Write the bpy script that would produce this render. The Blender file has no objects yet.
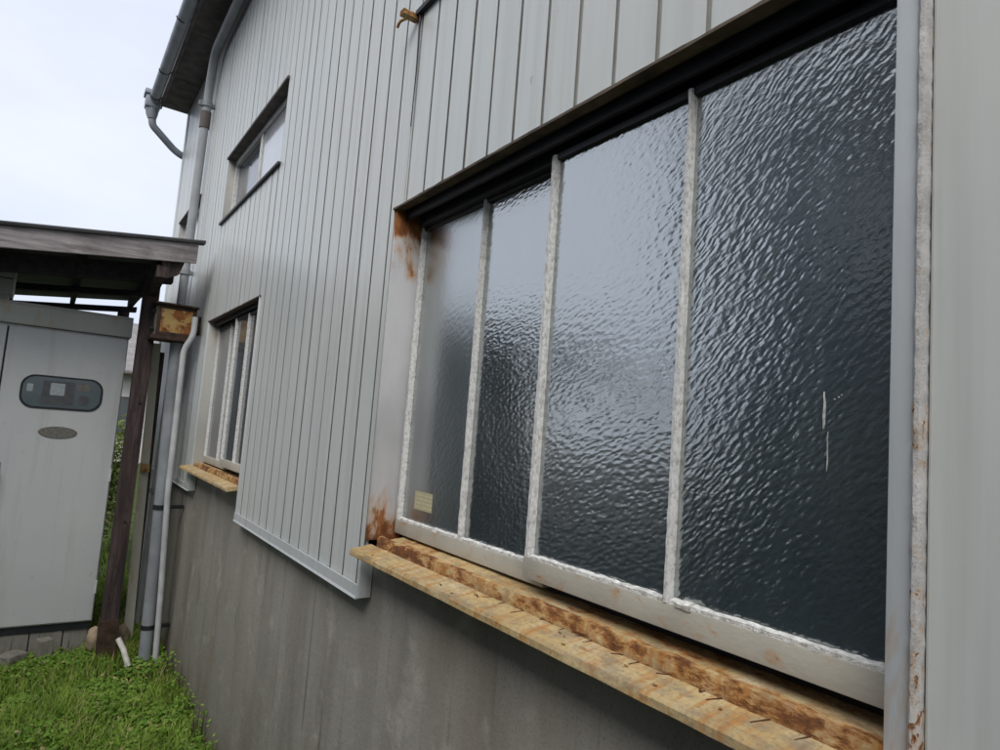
import bpy, bmesh, math, random
import numpy as np
from mathutils import Matrix, Vector, noise as mnoise

random.seed(7)
rng = np.random.default_rng(7)
scene = bpy.context.scene
C = scene.collection

# ------------------------------------------------------------------ camera
CAM_H = 1.75
YAW, PITCH, ROLL = math.radians(34.584), math.radians(5.373), math.radians(4.329)
fw = Vector((math.sin(YAW)*math.cos(PITCH), math.cos(YAW)*math.cos(PITCH), math.sin(PITCH)))
r0 = Vector((math.cos(YAW), -math.sin(YAW), 0)); u0 = r0.cross(fw)
rt = r0*math.cos(ROLL) + u0*math.sin(ROLL)
up = -r0*math.sin(ROLL) + u0*math.cos(ROLL)
cam_d = bpy.data.cameras.new('camera'); cam = bpy.data.objects.new('camera', cam_d); C.objects.link(cam)
M = Matrix.Identity(4)
for i in range(3):
    M[i][0] = rt[i]; M[i][1] = up[i]; M[i][2] = -fw[i]
M[2][3] = CAM_H
cam.matrix_world = M
cam_d.sensor_width = 36.0; cam_d.lens = 36.0*0.6471
cam_d.clip_start = 0.02; cam_d.clip_end = 3000
scene.camera = cam

# ------------------------------------------------------------------ world, sun, exposure
SUN_EL, SUN_AZ = math.radians(47), math.radians(226)       # azimuth clockwise from +Y
world = bpy.data.worlds.new('World'); scene.world = world; world.use_nodes = True
wn = world.node_tree; wn.nodes.clear()
sky = wn.nodes.new('ShaderNodeTexSky'); sky.sky_type = 'NISHITA'; sky.sun_disc = False
sky.sun_elevation = SUN_EL; sky.sun_rotation = SUN_AZ
sky.air_density = 1.0; sky.dust_density = 3.0; sky.ozone_density = 1.0
tc = wn.nodes.new('ShaderNodeTexCoord')
mp = wn.nodes.new('ShaderNodeMapping'); mp.inputs['Scale'].default_value = (1, 1, 2.2)
nz = wn.nodes.new('ShaderNodeTexNoise'); nz.inputs['Scale'].default_value = 2.3; nz.inputs['Detail'].default_value = 5
rp = wn.nodes.new('ShaderNodeValToRGB')
rp.color_ramp.elements[0].position = 0.32; rp.color_ramp.elements[0].color = (5.2, 5.7, 6.9, 1)
rp.color_ramp.elements[1].position = 0.66; rp.color_ramp.elements[1].color = (6.6, 6.9, 7.5, 1)
mx = wn.nodes.new('ShaderNodeMix'); mx.data_type = 'RGBA'; mx.inputs[0].default_value = 0.88
bg = wn.nodes.new('ShaderNodeBackground'); bg.inputs['Strength'].default_value = 0.10
wo = wn.nodes.new('ShaderNodeOutputWorld')
L = wn.links.new
L(tc.outputs['Generated'], mp.inputs['Vector']); L(mp.outputs[0], nz.inputs['Vector']); L(nz.outputs['Fac'], rp.inputs[0])
L(sky.outputs[0], mx.inputs[6]); L(rp.outputs[0], mx.inputs[7]); L(mx.outputs[2], bg.inputs[0]); L(bg.outputs[0], wo.inputs[0])

sun_d = bpy.data.lights.new('sun', 'SUN'); sun_d.energy = 1.5; sun_d.angle = math.radians(40); sun_d.color = (1, 0.96, 0.9)
sun = bpy.data.objects.new('sun', sun_d); C.objects.link(sun)
sd = Vector((math.sin(SUN_AZ)*math.cos(SUN_EL), math.cos(SUN_AZ)*math.cos(SUN_EL), math.sin(SUN_EL)))
sun.rotation_euler = sd.to_track_quat('Z', 'Y').to_euler(); sun.location = (-5, -5, 12)

vs = scene.view_settings
vs.view_transform = 'Standard'; vs.look = 'None'; vs.gamma = 1; vs.use_curve_mapping = False
vs.exposure = 0.58

# ------------------------------------------------------------------ materials
class NT:
    def __init__(s, name):
        s.m = bpy.data.materials.new(name); s.m.use_nodes = True
        s.t = s.m.node_tree; s.p = s.t.nodes['Principled BSDF']
        g = s.t.nodes.new('ShaderNodeNewGeometry'); s.pos = g.outputs['Position']
    def n(s, typ, **kw):
        o = s.t.nodes.new(typ)
        for k, v in kw.items(): setattr(o, k, v)
        return o
    def link(s, a, b): s.t.links.new(a, b)
    def map(s, scale=(1, 1, 1), rot=(0, 0, 0), loc=(0, 0, 0), src=None):
        m = s.n('ShaderNodeMapping'); m.inputs['Scale'].default_value = scale
        m.inputs['Rotation'].default_value = rot; m.inputs['Location'].default_value = loc
        s.link(src or s.pos, m.inputs['Vector']); return m.outputs[0]
    def noise(s, scale, detail=4, vec=None, rough=0.55, dist=0.0):
        o = s.n('ShaderNodeTexNoise'); o.inputs['Scale'].default_value = scale
        o.inputs['Detail'].default_value = min(detail, 5); o.inputs['Roughness'].default_value = rough
        o.inputs['Distortion'].default_value = dist
        s.link(vec or s.pos, o.inputs['Vector']); return o.outputs['Fac']
    def ramp(s, fac, stops):
        r = s.n('ShaderNodeValToRGB'); e = r.color_ramp.elements
        while len(e) < len(stops): e.new(0.5)
        for el, (p, c) in zip(e, stops):
            el.position = p; el.color = (c, c, c, 1) if not isinstance(c, tuple) else (*c, 1)
        s.link(fac, r.inputs[0]); return r.outputs[0]
    def mix(s, fac, a, b, mode='MIX'):
        m = s.n('ShaderNodeMix', data_type='RGBA', blend_type=mode)
        for sock, v in ((m.inputs[0], fac), (m.inputs[6], a), (m.inputs[7], b)):
            if isinstance(v, (int, float)): sock.default_value = v if sock is m.inputs[0] or sock.type == 'VALUE' else (v, v, v, 1)
            elif isinstance(v, tuple): sock.default_value = (*v, 1)
            else: s.link(v, sock)
        return m.outputs[2]
    def math(s, op, a, b=0.0, clamp=False):
        m = s.n('ShaderNodeMath', operation=op, use_clamp=clamp)
        for sock, v in ((m.inputs[0], a), (m.inputs[1], b)):
            if isinstance(v, (int, float)): sock.default_value = v
            else: s.link(v, sock)
        return m.outputs[0]
    def xyz(s):
        o = s.n('ShaderNodeSeparateXYZ'); s.link(s.pos, o.inputs[0]); return o.outputs
    def bump(s, h, strength=0.3, dist=0.01, prev=None):
        b = s.n('ShaderNodeBump'); b.inputs['Strength'].default_value = strength; b.inputs['Distance'].default_value = dist
        s.link(h, b.inputs['Height'])
        if prev: s.link(prev, b.inputs['Normal'])
        s.link(b.outputs[0], s.p.inputs['Normal']); return b.outputs[0]
    def set(s, col=None, rough=None, spec=None, metal=None):
        for k, v in (('Base Color', col), ('Roughness', rough), ('Specular IOR Level', spec), ('Metallic', metal)):
            if v is None: continue
            if isinstance(v, (int, float)): s.p.inputs[k].default_value = v
            elif isinstance(v, tuple): s.p.inputs[k].default_value = (*v, 1)
            else: s.link(v, s.p.inputs[k])
        return s.m

def simple(name, col, rough=0.6, var=0.25, scale=20, bump=0.15, spec=0.4, bdist=0.004):
    t = NT(name)
    a = tuple(c*(1-var) for c in col); b = tuple(min(1, c*(1+var)) for c in col)
    f = t.noise(scale, 6)
    t.bump(t.noise(scale*4, 4), bump, bdist)
    return t.set(t.ramp(f, [(0.3, a), (0.7, b)]), rough, spec)

def cladding_material(name, base, warm):
    t = NT(name)
    big = t.noise(1.1, 4)
    col = t.mix(t.ramp(big, [(0.3, 0.0), (0.7, 1.0)]), base, warm)
    streak = t.noise(1.0, 5, t.map((30, 30, 0.9)))
    col = t.mix(t.math('MULTIPLY', t.ramp(streak, [(0.45, 0.0), (0.75, 1.0)]), 0.30), col, (0.34, 0.33, 0.29))
    per = t.noise(1.0, 1, t.map((0.01, 9.0, 0.01)))
    col = t.mix(t.math('MULTIPLY', per, 0.24), col, (0.40, 0.43, 0.42))
    spots = t.noise(21, 3, t.map((1, 1, 0.5)))
    col = t.mix(t.ramp(spots, [(0.735, 0.0), (0.765, 0.45)]), col, (0.30, 0.19, 0.10))
    n1 = t.bump(t.noise(4, 3, t.map((1, 1, 0.35))), 0.35, 0.02)
    t.bump(t.noise(160, 3), 0.05, 0.002, n1)
    return t.set(col, t.ramp(big, [(0.3, 0.30), (0.7, 0.42)]), 0.6)

def rusty_paint(name, paint, rough=0.55, thr=0.6, scale=22, stretch=(1, 1, 1), grime=0.3, zfade=None, bump=0.5):
    """painted steel: flaked paint over rust; zfade lists heights (z, reach) with heavier corrosion"""
    t = NT(name)
    v = t.map(stretch)
    f = t.noise(scale, 8, v, 0.65, 0.4)
    if zfade:
        z = t.xyz()[2]; tot = None
        for zc, reach, amt in zfade:
            d = t.math('ABSOLUTE', t.math('SUBTRACT', z, zc))
            k = t.math('MULTIPLY', t.math('SUBTRACT', 1.0, t.math('DIVIDE', d, reach), True), amt)
            tot = k if tot is None else t.math('ADD', tot, k)
        f = t.math('ADD', f, tot)
    mask = t.ramp(f, [(thr-0.03, 0.0), (thr+0.05, 1.0)])
    halo = t.ramp(f, [(thr-0.14, 0.0), (thr+0.02, 0.75)])
    g = t.noise(scale*0.35, 6, v)
    p2 = tuple(c*0.62 for c in paint)
    col = t.mix(t.math('MULTIPLY', t.ramp(g, [(0.4, 0.0), (0.7, 1.0)]), grime), paint, p2)
    col = t.mix(halo, col, (0.50, 0.27, 0.10))
    r = t.ramp(t.noise(scale*3.2, 6, v), [(0.3, (0.10, 0.035, 0.018)), (0.55, (0.30, 0.11, 0.035)), (0.75, (0.42, 0.20, 0.07))])
    col = t.mix(mask, col, r)
    h = t.math('SUBTRACT', t.math('MULTIPLY', t.noise(scale*5, 4, v), 0.35), t.math('MULTIPLY', mask, 0.6))
    t.bump(h, bump, 0.004)
    return t.set(col, t.mix(mask, rough, 0.9), 0.35)

M_CLAD = cladding_material('cladding_steel', (0.60, 0.64, 0.635), (0.66, 0.67, 0.64))
M_TRIM = cladding_material('trim_steel', (0.56, 0.60, 0.62), (0.60, 0.62, 0.62))

def concrete_material(name, base, dark, light, scale=1.0):
    t = NT(name)
    c = t.mix(t.ramp(t.noise(1.3*scale, 6), [(0.3, 0.0), (0.7, 1.0)]), base, light)
    st = t.noise(1.0, 6, t.map((6*scale, 6*scale, 1.1*scale)), 0.6)
    c = t.mix(t.ramp(st, [(0.45, 0.0), (0.72, 0.6)]), c, dark)
    st2 = t.noise(1.0, 4, t.map((26*scale, 26*scale, 1.1*scale), loc=(3, 5, 1)))
    c = t.mix(t.ramp(st2, [(0.62, 0.0), (0.74, 0.6)]), c, tuple(x*0.6 for x in dark))
    c = t.mix(t.ramp(t.noise(7*scale, 6), [(0.58, 0.0), (0.74, 0.6)]), c, tuple(min(1, x*1.35) for x in light))
    cr = t.noise(1.0, 3, t.map((40*scale, 40*scale, 3.2*scale), loc=(9, 2, 7)), 0.5)
    crack = t.ramp(cr, [(0.70, 0.0), (0.715, 1.0)])
    c = t.mix(t.math('MULTIPLY', crack, 0.8), c, (0.035, 0.033, 0.03))
    sp = t.noise(150*scale, 3)
    c = t.mix(t.ramp(sp, [(0.55, 0.0), (0.7, 0.45)]), c, tuple(x*0.45 for x in dark))
    tan = t.noise(2.2*scale, 3, t.map((1, 1, 0.6), loc=(4, 4, 4)))
    c = t.mix(t.ramp(tan, [(0.55, 0.0), (0.75, 0.35)]), c, (0.26, 0.20, 0.13))
    if scale == 1.0:                          # soil splashed up the foot of the wall
        zs = t.math('ADD', t.xyz()[2], t.math('MULTIPLY', t.noise(5, 5), -0.55))
        c = t.mix(t.ramp(t.math('ADD', zs, 0.5), [(0.22, 0.6), (0.50, 0.0)]), c, (0.19, 0.15, 0.10))
    n1 = t.bump(t.math('SUBTRACT', t.noise(34*scale, 6), t.math('MULTIPLY', crack, 0.6)), 0.45, 0.006)
    t.bump(t.noise(240*scale, 3), 0.35, 0.002, n1)
    return t.set(c, 0.9, 0.2)
M_CONC = concrete_material('stained_concrete', (0.285, 0.270, 0.240), (0.165, 0.150, 0.125), (0.35, 0.332, 0.295))
M_BLOCK = concrete_material('block_concrete', (0.22, 0.21, 0.19), (0.13, 0.12, 0.10), (0.32, 0.30, 0.26), 3.0)

M_DARKSTEEL_SHADE = simple('dark_steel_and_shade', (0.022, 0.022, 0.028), 0.55, 0.4, 12, 0.2)  # near-black also carries the shade under the sliding window lintels
M_LINT_EDGE = simple('drip_edge_paint', (0.10, 0.075, 0.055), 0.8, 0.6, 14, 0.4)
M_SASH = rusty_paint('sash_paint', (0.52, 0.50, 0.43), thr=0.70, scale=16, stretch=(1, 1, 1.6), grime=0.55)
def chalky_paint():
    t = NT('flaking_white_paint')
    f = t.noise(150, 5, t.map((1, 1, 0.6)), 0.7)
    col = t.ramp(f, [(0.33, (0.40, 0.39, 0.37)), (0.45, (0.62, 0.62, 0.61)), (0.58, (0.77, 0.775, 0.77))])
    col = t.mix(t.ramp(t.noise(14, 4), [(0.66, 0.0), (0.76, 0.6)]), col, (0.42, 0.25, 0.12))
    t.bump(f, 0.8, 0.004)
    return t.set(col, 0.8, 0.3)
M_STILE = chalky_paint()
M_PUTTY = simple('crumbling_white_putty', (0.74, 0.74, 0.71), 0.8, 0.35, 90, 0.9)
M_REVEAL = rusty_paint('reveal_paint', (0.60, 0.605, 0.62), thr=0.76, scale=13, stretch=(1, 1, 0.45), zfade=[(2.46, 0.32, 0.36), (1.39, 0.24, 0.40)], grime=0.8)
M_REVEAL2 = rusty_paint('reveal_cream_paint', (0.50, 0.50, 0.47), thr=0.74, scale=9, grime=0.5)
M_JAMB = rusty_paint('jamb_paint', (0.60, 0.64, 0.67), thr=0.78, scale=18, stretch=(1, 1, 0.2), zfade=[(1.36, 0.36, 0.30)], grime=0.5)
M_BEAD = rusty_paint('old_sealant', (0.55, 0.54, 0.53), thr=0.72, scale=85, stretch=(1, 1, 0.6), grime=0.9, zfade=[(1.36, 0.34, 0.16), (1.80, 0.06, 0.14)], bump=1.0)

def sill_material(name, thr, orange):
    t = NT(name)
    base = t.ramp(t.noise(7, 5), [(0.32, (0.46, 0.32, 0.14)), (0.5, (0.57, 0.43, 0.21)), (0.7, (0.63, 0.53, 0.34))])
    # long weathering along the sill, then drip stains running across it to the nose
    lg = t.noise(1.0, 5, t.map((60, 2.0, 60)), 0.6)
    base = t.mix(t.ramp(lg, [(0.45, 0.0), (0.7, 0.6)]), base, (0.40, 0.30, 0.18))
    st = t.noise(1.0, 5, t.map((7, 55, 7)), 0.6)
    base = t.mix(t.ramp(st, [(0.50, 0.0), (0.66, orange)]), base, (0.45, 0.19, 0.04))
    gr = t.noise(19, 5, t.map((1.6, 0.7, 1.6)), 0.72)
    base = t.mix(t.ramp(gr, [(0.47, 0.0), (0.66, 0.7)]), base, (0.24, 0.20, 0.15))
    gr2 = t.noise(150, 3)
    base = t.mix(t.ramp(gr2, [(0.52, 0.0), (0.7, 0.5)]), base, (0.20, 0.13, 0.07))
    f = t.noise(26, 5, t.map((1.5, 0.6, 1.5)), 0.7)
    big = t.noise(4, 3)
    f = t.math('ADD', f, t.math('MULTIPLY', t.math('SUBTRACT', big, 0.5), 0.5))
    base = t.mix(t.ramp(f, [(thr-0.10, 0.0), (thr+0.03, 0.8)]), base, (0.40, 0.17, 0.045))
    mask = t.ramp(f, [(thr, 0.0), (thr+0.10, 0.9)])
    r = t.ramp(t.noise(90, 4), [(0.3, (0.07, 0.03, 0.02)), (0.6, (0.18, 0.07, 0.028)), (0.8, (0.30, 0.14, 0.05))])
    base = t.mix(mask, base, r)
    h = t.math('SUBTRACT', t.math('MULTIPLY', t.noise(110, 4), 0.5), t.math('MULTIPLY', mask, 0.5))
    t.bump(h, 0.6, 0.004)
    return t.set(base, 0.85, 0.2)
M_SILL = sill_material('sill_faded_paint', 0.70, 0.75)
M_SCAB = simple('dark_rust', (0.09, 0.04, 0.022), 0.9, 0.5, 120, 0.6)
M_RUSTSILL = sill_material('sill_rusted', 0.49, 0.9)
M_TRAY = sill_material('sill_tray_paint', 0.60, 0.5)

def figured_glass(name, amt, rough, sy=44, sz=95, ang=35, shift=0.0):
    t = NT(name)
    v = t.map((1, sy, sz), rot=(math.radians(ang), 0, 0))
    m = t.n('ShaderNodeMapping'); m.inputs['Rotation'].default_value = (math.radians(ang), 0, 0); m.inputs['Location'].default_value = (0, shift, shift*0.7)
    t.link(t.pos, m.inputs['Vector'])
    w = t.n('ShaderNodeTexNoise'); w.inputs['Scale'].default_value = 14; w.inputs['Detail'].default_value = 2
    t.link(m.outputs[0], w.inputs['Vector'])
    add = t.n('ShaderNodeMixRGB'); add.blend_type = 'ADD'; add.inputs[0].default_value = 0.022
    t.link(m.outputs[0], add.inputs[1]); t.link(w.outputs['Color'], add.inputs[2])
    sc = t.n('ShaderNodeMapping'); sc.inputs['Scale'].default_value = (0.01, sy, sz); t.link(add.outputs[0], sc.inputs['Vector'])
    vo = t.n('ShaderNodeTexVoronoi'); vo.feature = 'SMOOTH_F1'; vo.inputs['Scale'].default_value = 1.0
    vo.inputs['Smoothness'].default_value = 0.6; vo.inputs['Randomness'].default_value = 0.75
    t.link(sc.outputs[0], vo.inputs['Vector'])
    n1 = t.bump(t.noise(2.0, 2), 0.25, 0.02)
    n2 = t.bump(t.noise(1.0, 2, t.map((1, 150, 260), rot=(math.radians(ang), 0, 0))), amt*0.5, 0.0025, n1)
    patch = t.ramp(t.noise(3.5, 3), [(0.3, 0.55), (0.7, 1.0)])
    t.bump(t.math('MULTIPLY', vo.outputs['Distance'], patch), amt, 0.006, n2)
    dust = t.noise(1.0, 5, t.map((1, 26, 3.0)))
    col = t.ramp(dust, [(0.3, (0.020, 0.034, 0.040)), (0.55, (0.030, 0.047, 0.054)), (0.8, (0.056, 0.075, 0.082))])
    t.p.inputs['IOR'].default_value = 1.7
    t.set(col, rough, 0.5)
    gl = t.n('ShaderNodeBsdfGlossy'); gl.inputs['Roughness'].default_value = rough; gl.inputs['Color'].default_value = (0.97, 1, 0.98, 1)
    t.link(t.p.inputs['Normal'].links[0].from_socket, gl.inputs['Normal'])
    ms = t.n('ShaderNodeMixShader'); ms.inputs[0].default_value = 0.40
    t.link(t.p.outputs[0], ms.inputs[1]); t.link(gl.outputs[0], ms.inputs[2])
    t.link(ms.outputs[0], t.t.nodes['Material Output'].inputs['Surface'])
    return t.m
M_GLASS_A = figured_glass('figured_glass_soft', 0.14, 0.16, 62, 120, 8, 1.3)
M_GLASS_B = figured_glass('figured_glass_mid', 0.15, 0.15, 58, 112, 18, 2.1)
M_GLASS_C = figured_glass('figured_glass_woven', 0.19, 0.17, 58, 128, 42, 0.4)
M_GLASS_FROST = figured_glass('frosted_glass', 0.07, 0.24)
def plain_glass(name, a, b):
    t = NT(name); t.p.inputs['IOR'].default_value = 1.6
    nn = t.bump(t.noise(3, 2), 0.08, 0.02)
    t.set(t.ramp(t.noise(5, 5), [(0.3, a), (0.8, b)]), 0.12, 0.5)
    gl = t.n('ShaderNodeBsdfGlossy'); gl.inputs['Roughness'].default_value = 0.06; t.link(nn, gl.inputs['Normal'])
    ms = t.n('ShaderNodeMixShader'); ms.inputs[0].default_value = 0.2
    t.link(t.p.outputs[0], ms.inputs[1]); t.link(gl.outputs[0], ms.inputs[2])
    t.link(ms.outputs[0], t.t.nodes['Material Output'].inputs['Surface'])
    return t.m
M_PLAIN = plain_glass('window_glass', (0.03, 0.035, 0.04), (0.07, 0.075, 0.08))
M_GREYPANE = plain_glass('dusty_window_glass', (0.07, 0.085, 0.10), (0.13, 0.145, 0.16))
M_PALEPANE = plain_glass('pale_window_glass', (0.50, 0.52, 0.55), (0.62, 0.64, 0.66))  # pale base colour for one pane of each upper window

M_GUTTER = simple('grey_gutter_plastic', (0.30, 0.325, 0.36), 0.45, 0.18, 8, 0.1)
M_PIPE = simple('grey_downpipe_plastic', (0.33, 0.345, 0.365), 0.45, 0.15, 6, 0.1)
M_PIPE2 = simple('blue_grey_conduit', (0.26, 0.28, 0.30), 0.4, 0.2, 6, 0.1)
M_SOFFIT = simple('brown_soffit', (0.12, 0.105, 0.10), 0.8, 0.35, 9, 0.3)
M_ROOF = simple('dark_roof_sheet', (0.06, 0.06, 0.065), 0.7, 0.3, 5, 0.3)
M_STRAP = simple('black_strap', (0.02, 0.02, 0.025), 0.5, 0.3, 20)

def wood_material(name, a, b, c, axis=(3, 40, 40)):
    t = NT(name)
    f = t.noise(1.0, 7, t.map(axis), 0.65, 0.6)
    col = t.ramp(f, [(0.3, a), (0.52, b), (0.75, c)])
    k = t.noise(4, 5)
    col = t.mix(t.ramp(k, [(0.55, 0.0), (0.7, 0.5)]), col, tuple(x*0.5 for x in a))
    t.bump(f, 0.6, 0.006)
    return t.set(col, 0.85, 0.25)
M_FASCIA = wood_material('weathered_grey_board', (0.16, 0.14, 0.145), (0.32, 0.29, 0.295), (0.46, 0.43, 0.43), (2.5, 30, 34))
M_POST = wood_material('dark_stained_post', (0.028, 0.022, 0.022), (0.065, 0.047, 0.046), (0.13, 0.098, 0.09), (30, 30, 2.5))
M_RAFTER = wood_material('dark_rafter_wood', (0.02, 0.017, 0.022), (0.04, 0.034, 0.04), (0.06, 0.05, 0.055), (20, 3, 20))
M_PLANK = rusty_paint('cream_painted_timber', (0.62, 0.59, 0.49), thr=0.66, scale=6, stretch=(2, 2, 0.6), grime=0.6)

def cabinet_material():
    t = NT('cabinet_enamel')
    col = t.mix(t.ramp(t.noise(1.6, 5), [(0.3, 0.0), (0.7, 1.0)]), (0.58, 0.60, 0.605), (0.64, 0.655, 0.655))
    st = t.noise(1.0, 5, t.map((14, 14, 0.8)))
    col = t.mix(t.ramp(st, [(0.52, 0.0), (0.78, 0.35)]), col, (0.34, 0.33, 0.27))
    col = t.mix(t.ramp(t.noise(16, 5), [(0.64, 0.0), (0.74, 0.4)]), col, (0.36, 0.32, 0.24))
    t.bump(t.noise(3, 3), 0.15, 0.01)
    return t.set(col, 0.5, 0.4)
M_CAB = cabinet_material()
M_CABTOP = rusty_paint('cabinet_top_enamel', (0.54, 0.56, 0.53), thr=0.72, scale=5, stretch=(1, 1, 0.4), grime=0.4, bump=0.2)
M_SEAM = simple('rubber_seal', (0.03, 0.03, 0.035), 0.7, 0.2, 20)
M_METERGLASS = simple('meter_window', (0.07, 0.10, 0.11), 0.12, 0.3, 6, 0.02, 0.6)
M_DIAL = simple('meter_dial', (0.42, 0.47, 0.48), 0.5, 0.15, 40)
M_PLATE = simple('oval_nameplate', (0.19, 0.18, 0.16), 0.5, 0.35, 60, 0.3)
M_CHROME = simple('dull_handle_metal', (0.10, 0.10, 0.11), 0.35, 0.2, 30)
M_OCHRE = rusty_paint('ochre_rusted_panel', (0.50, 0.36, 0.13), thr=0.50, scale=11, grime=0.9)
M_BOXDARK = simple('dark_rusted_frame', (0.055, 0.032, 0.022), 0.8, 0.5, 22, 0.5)
M_BOXSIDE = simple('box_side_paint', (0.36, 0.34, 0.28), 0.7, 0.3, 18)
M_STICKER = None

# ------------------------------------------------------------------ geometry helpers
WL = {}                                        # world location of each parent
def mk(name, verts, faces, mat, parent=None, smooth=False, kind=None, sharp=None):
    v = np.asarray(verts, float)
    c = (v.min(0) + v.max(0))/2
    if parent is None: c[2] = v[:, 2].min()
    me = bpy.data.meshes.new(name); me.from_pydata((v-c).tolist(), [], [tuple(f) for f in faces]); me.update()
    if smooth:
        me.polygons.foreach_set('use_smooth', [True]*len(me.polygons))
        if sharp: me.set_sharp_from_angle(angle=math.radians(sharp))
    me.materials.append(mat)
    o = bpy.data.objects.new(name, me); C.objects.link(o)
    if parent is not None:
        o.parent = parent; o.location = Vector(c) - WL[parent.name]
    else: o.location = c
    WL[o.name] = Vector(c)
    if kind: o['kind'] = kind
    return o
def empty(name, loc, label, cat, group=None):
    o = bpy.data.objects.new(name, None); C.objects.link(o); o.location = loc; o.empty_display_size = 0.2
    WL[o.name] = Vector(loc); return tag(o, label, cat, group)
def tag(o, label, cat, group=None):
    o['label'] = label; o['category'] = cat
    if group: o['group'] = group
    return o
def from_bm(bm):
    bm.verts.index_update()
    return [tuple(v.co) for v in bm.verts], [[v.index for v in f.verts] for f in bm.faces]
def boxg(lo, hi, bev=0.0, seg=2):
    bm = bmesh.new(); bmesh.ops.create_cube(bm, size=1)
    for v in bm.verts:
        v.co = Vector([(lo[i]+hi[i])/2 + v.co[i]*(hi[i]-lo[i]) for i in range(3)])
    if bev: bmesh.ops.bevel(bm, geom=bm.edges[:], offset=bev, segments=seg, affect='EDGES', profile=0.6)
    g = from_bm(bm); bm.free(); return g
def box(name, lo, hi, mat, parent=None, bev=0.003, seg=2, smooth=True):
    lo2 = [min(a, b) for a, b in zip(lo, hi)]; hi2 = [max(a, b) for a, b in zip(lo, hi)]
    v, f = boxg(lo2, hi2, bev, seg)
    return mk(name, v, f, mat, parent, smooth, sharp=40)
def join(*gs):
    V, F = [], []
    for v, f in gs:
        n = len(V); V += list(v); F += [[i+n for i in q] for q in f]
    return V, F
def prism(pts, axis, a, b):
    """closed profile extruded along an axis; pts are the other two coordinates in order"""
    n = len(pts); V = []
    for t in (a, b):
        for p in pts:
            q = list(p); q.insert(axis, t); V.append(tuple(q))
    F = [[i, (i+1) % n, n+(i+1) % n, n+i] for i in range(n)] + [list(range(n))[::-1], list(range(n, 2*n))]
    return V, F
def fixn(v, f):
    bm = bmesh.new(); vs_ = [bm.verts.new(p) for p in v]
    for q in f:
        try: bm.faces.new([vs_[i] for i in q])
        except ValueError: pass
    bmesh.ops.recalc_face_normals(bm, faces=bm.faces[:]); g = from_bm(bm); bm.free(); return g
def tube(pts, r, n=14, cap=True):
    pts = [Vector(p) for p in pts]; V = []; F = []
    rs = r if isinstance(r, (list, tuple)) else [r]*len(pts)
    ref = None
    for i, p in enumerate(pts):
        d = (pts[min(i+1, len(pts)-1)] - pts[max(i-1, 0)]).normalized()
        if ref is None:
            ref = d.orthogonal().normalized()
        ref = (ref - d*ref.dot(d)).normalized(); b = d.cross(ref)
        for k in range(n):
            a = 2*math.pi*k/n; V.append(tuple(p + (ref*math.cos(a) + b*math.sin(a))*rs[i]))
    for i in range(len(pts)-1):
        for k in range(n):
            F.append([i*n+k, i*n+(k+1) % n, (i+1)*n+(k+1) % n, (i+1)*n+k])
    if cap: F += [list(range(n))[::-1], [(len(pts)-1)*n+k for k in range(n)]]
    return V, F
def bend(pts, rad=0.06, seg=6):
    """round the corners of a polyline"""
    P = [Vector(p) for p in pts]; out = [P[0]]
    for i in range(1, len(P)-1):
        a = (P[i-1]-P[i]); b = (P[i+1]-P[i]); r = min(rad, a.length*0.45, b.length*0.45)
        A = P[i]+a.normalized()*r; B = P[i]+b.normalized()*r
        for k in range(seg+1):
            t = k/seg; out.append(A*(1-t)**2 + P[i]*2*t*(1-t) + B*t*t)
    return out + [P[-1]]
def rough_strip(y0, y1, prof, n, amp, seed=0, freq=30.0):
    """a strip along Y with profile prof (X,Z) whose points wander, like flaking rust or old sealant"""
    V, F = [], []; m = len(prof)
    for i in range(n+1):
        y = y0+(y1-y0)*i/n
        for k, (x, z) in enumerate(prof):
            w = mnoise.noise_vector(Vector((y*freq, k*3.1+seed, seed*1.7)))
            V.append((x+w.x*amp, y, z+w.y*amp))
    for i in range(n):
        for k in range(m):
            F.append([i*m+k, i*m+(k+1) % m, (i+1)*m+(k+1) % m, (i+1)*m+k])
    F += [list(range(m))[::-1], [n*m+k for k in range(m)]]
    return fixn(V, F)
def rough_strip_z(z0, z1, prof, n, amp, seed=0, freq=30.0):
    V, F = [], []; m = len(prof)
    for i in range(n+1):
        z = z0+(z1-z0)*i/n
        for k, (x, y) in enumerate(prof):
            w = mnoise.noise_vector(Vector((z*freq, k*3.1+seed, seed*1.7)))
            V.append((x+w.x*amp, y+w.y*amp, z))
    for i in range(n):
        for k in range(m):
            F.append([i*m+k, i*m+(k+1) % m, (i+1)*m+(k+1) % m, (i+1)*m+k])
    F += [list(range(m))[::-1], [n*m+k for k in range(m)]]
    return fixn(V, F)

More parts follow.
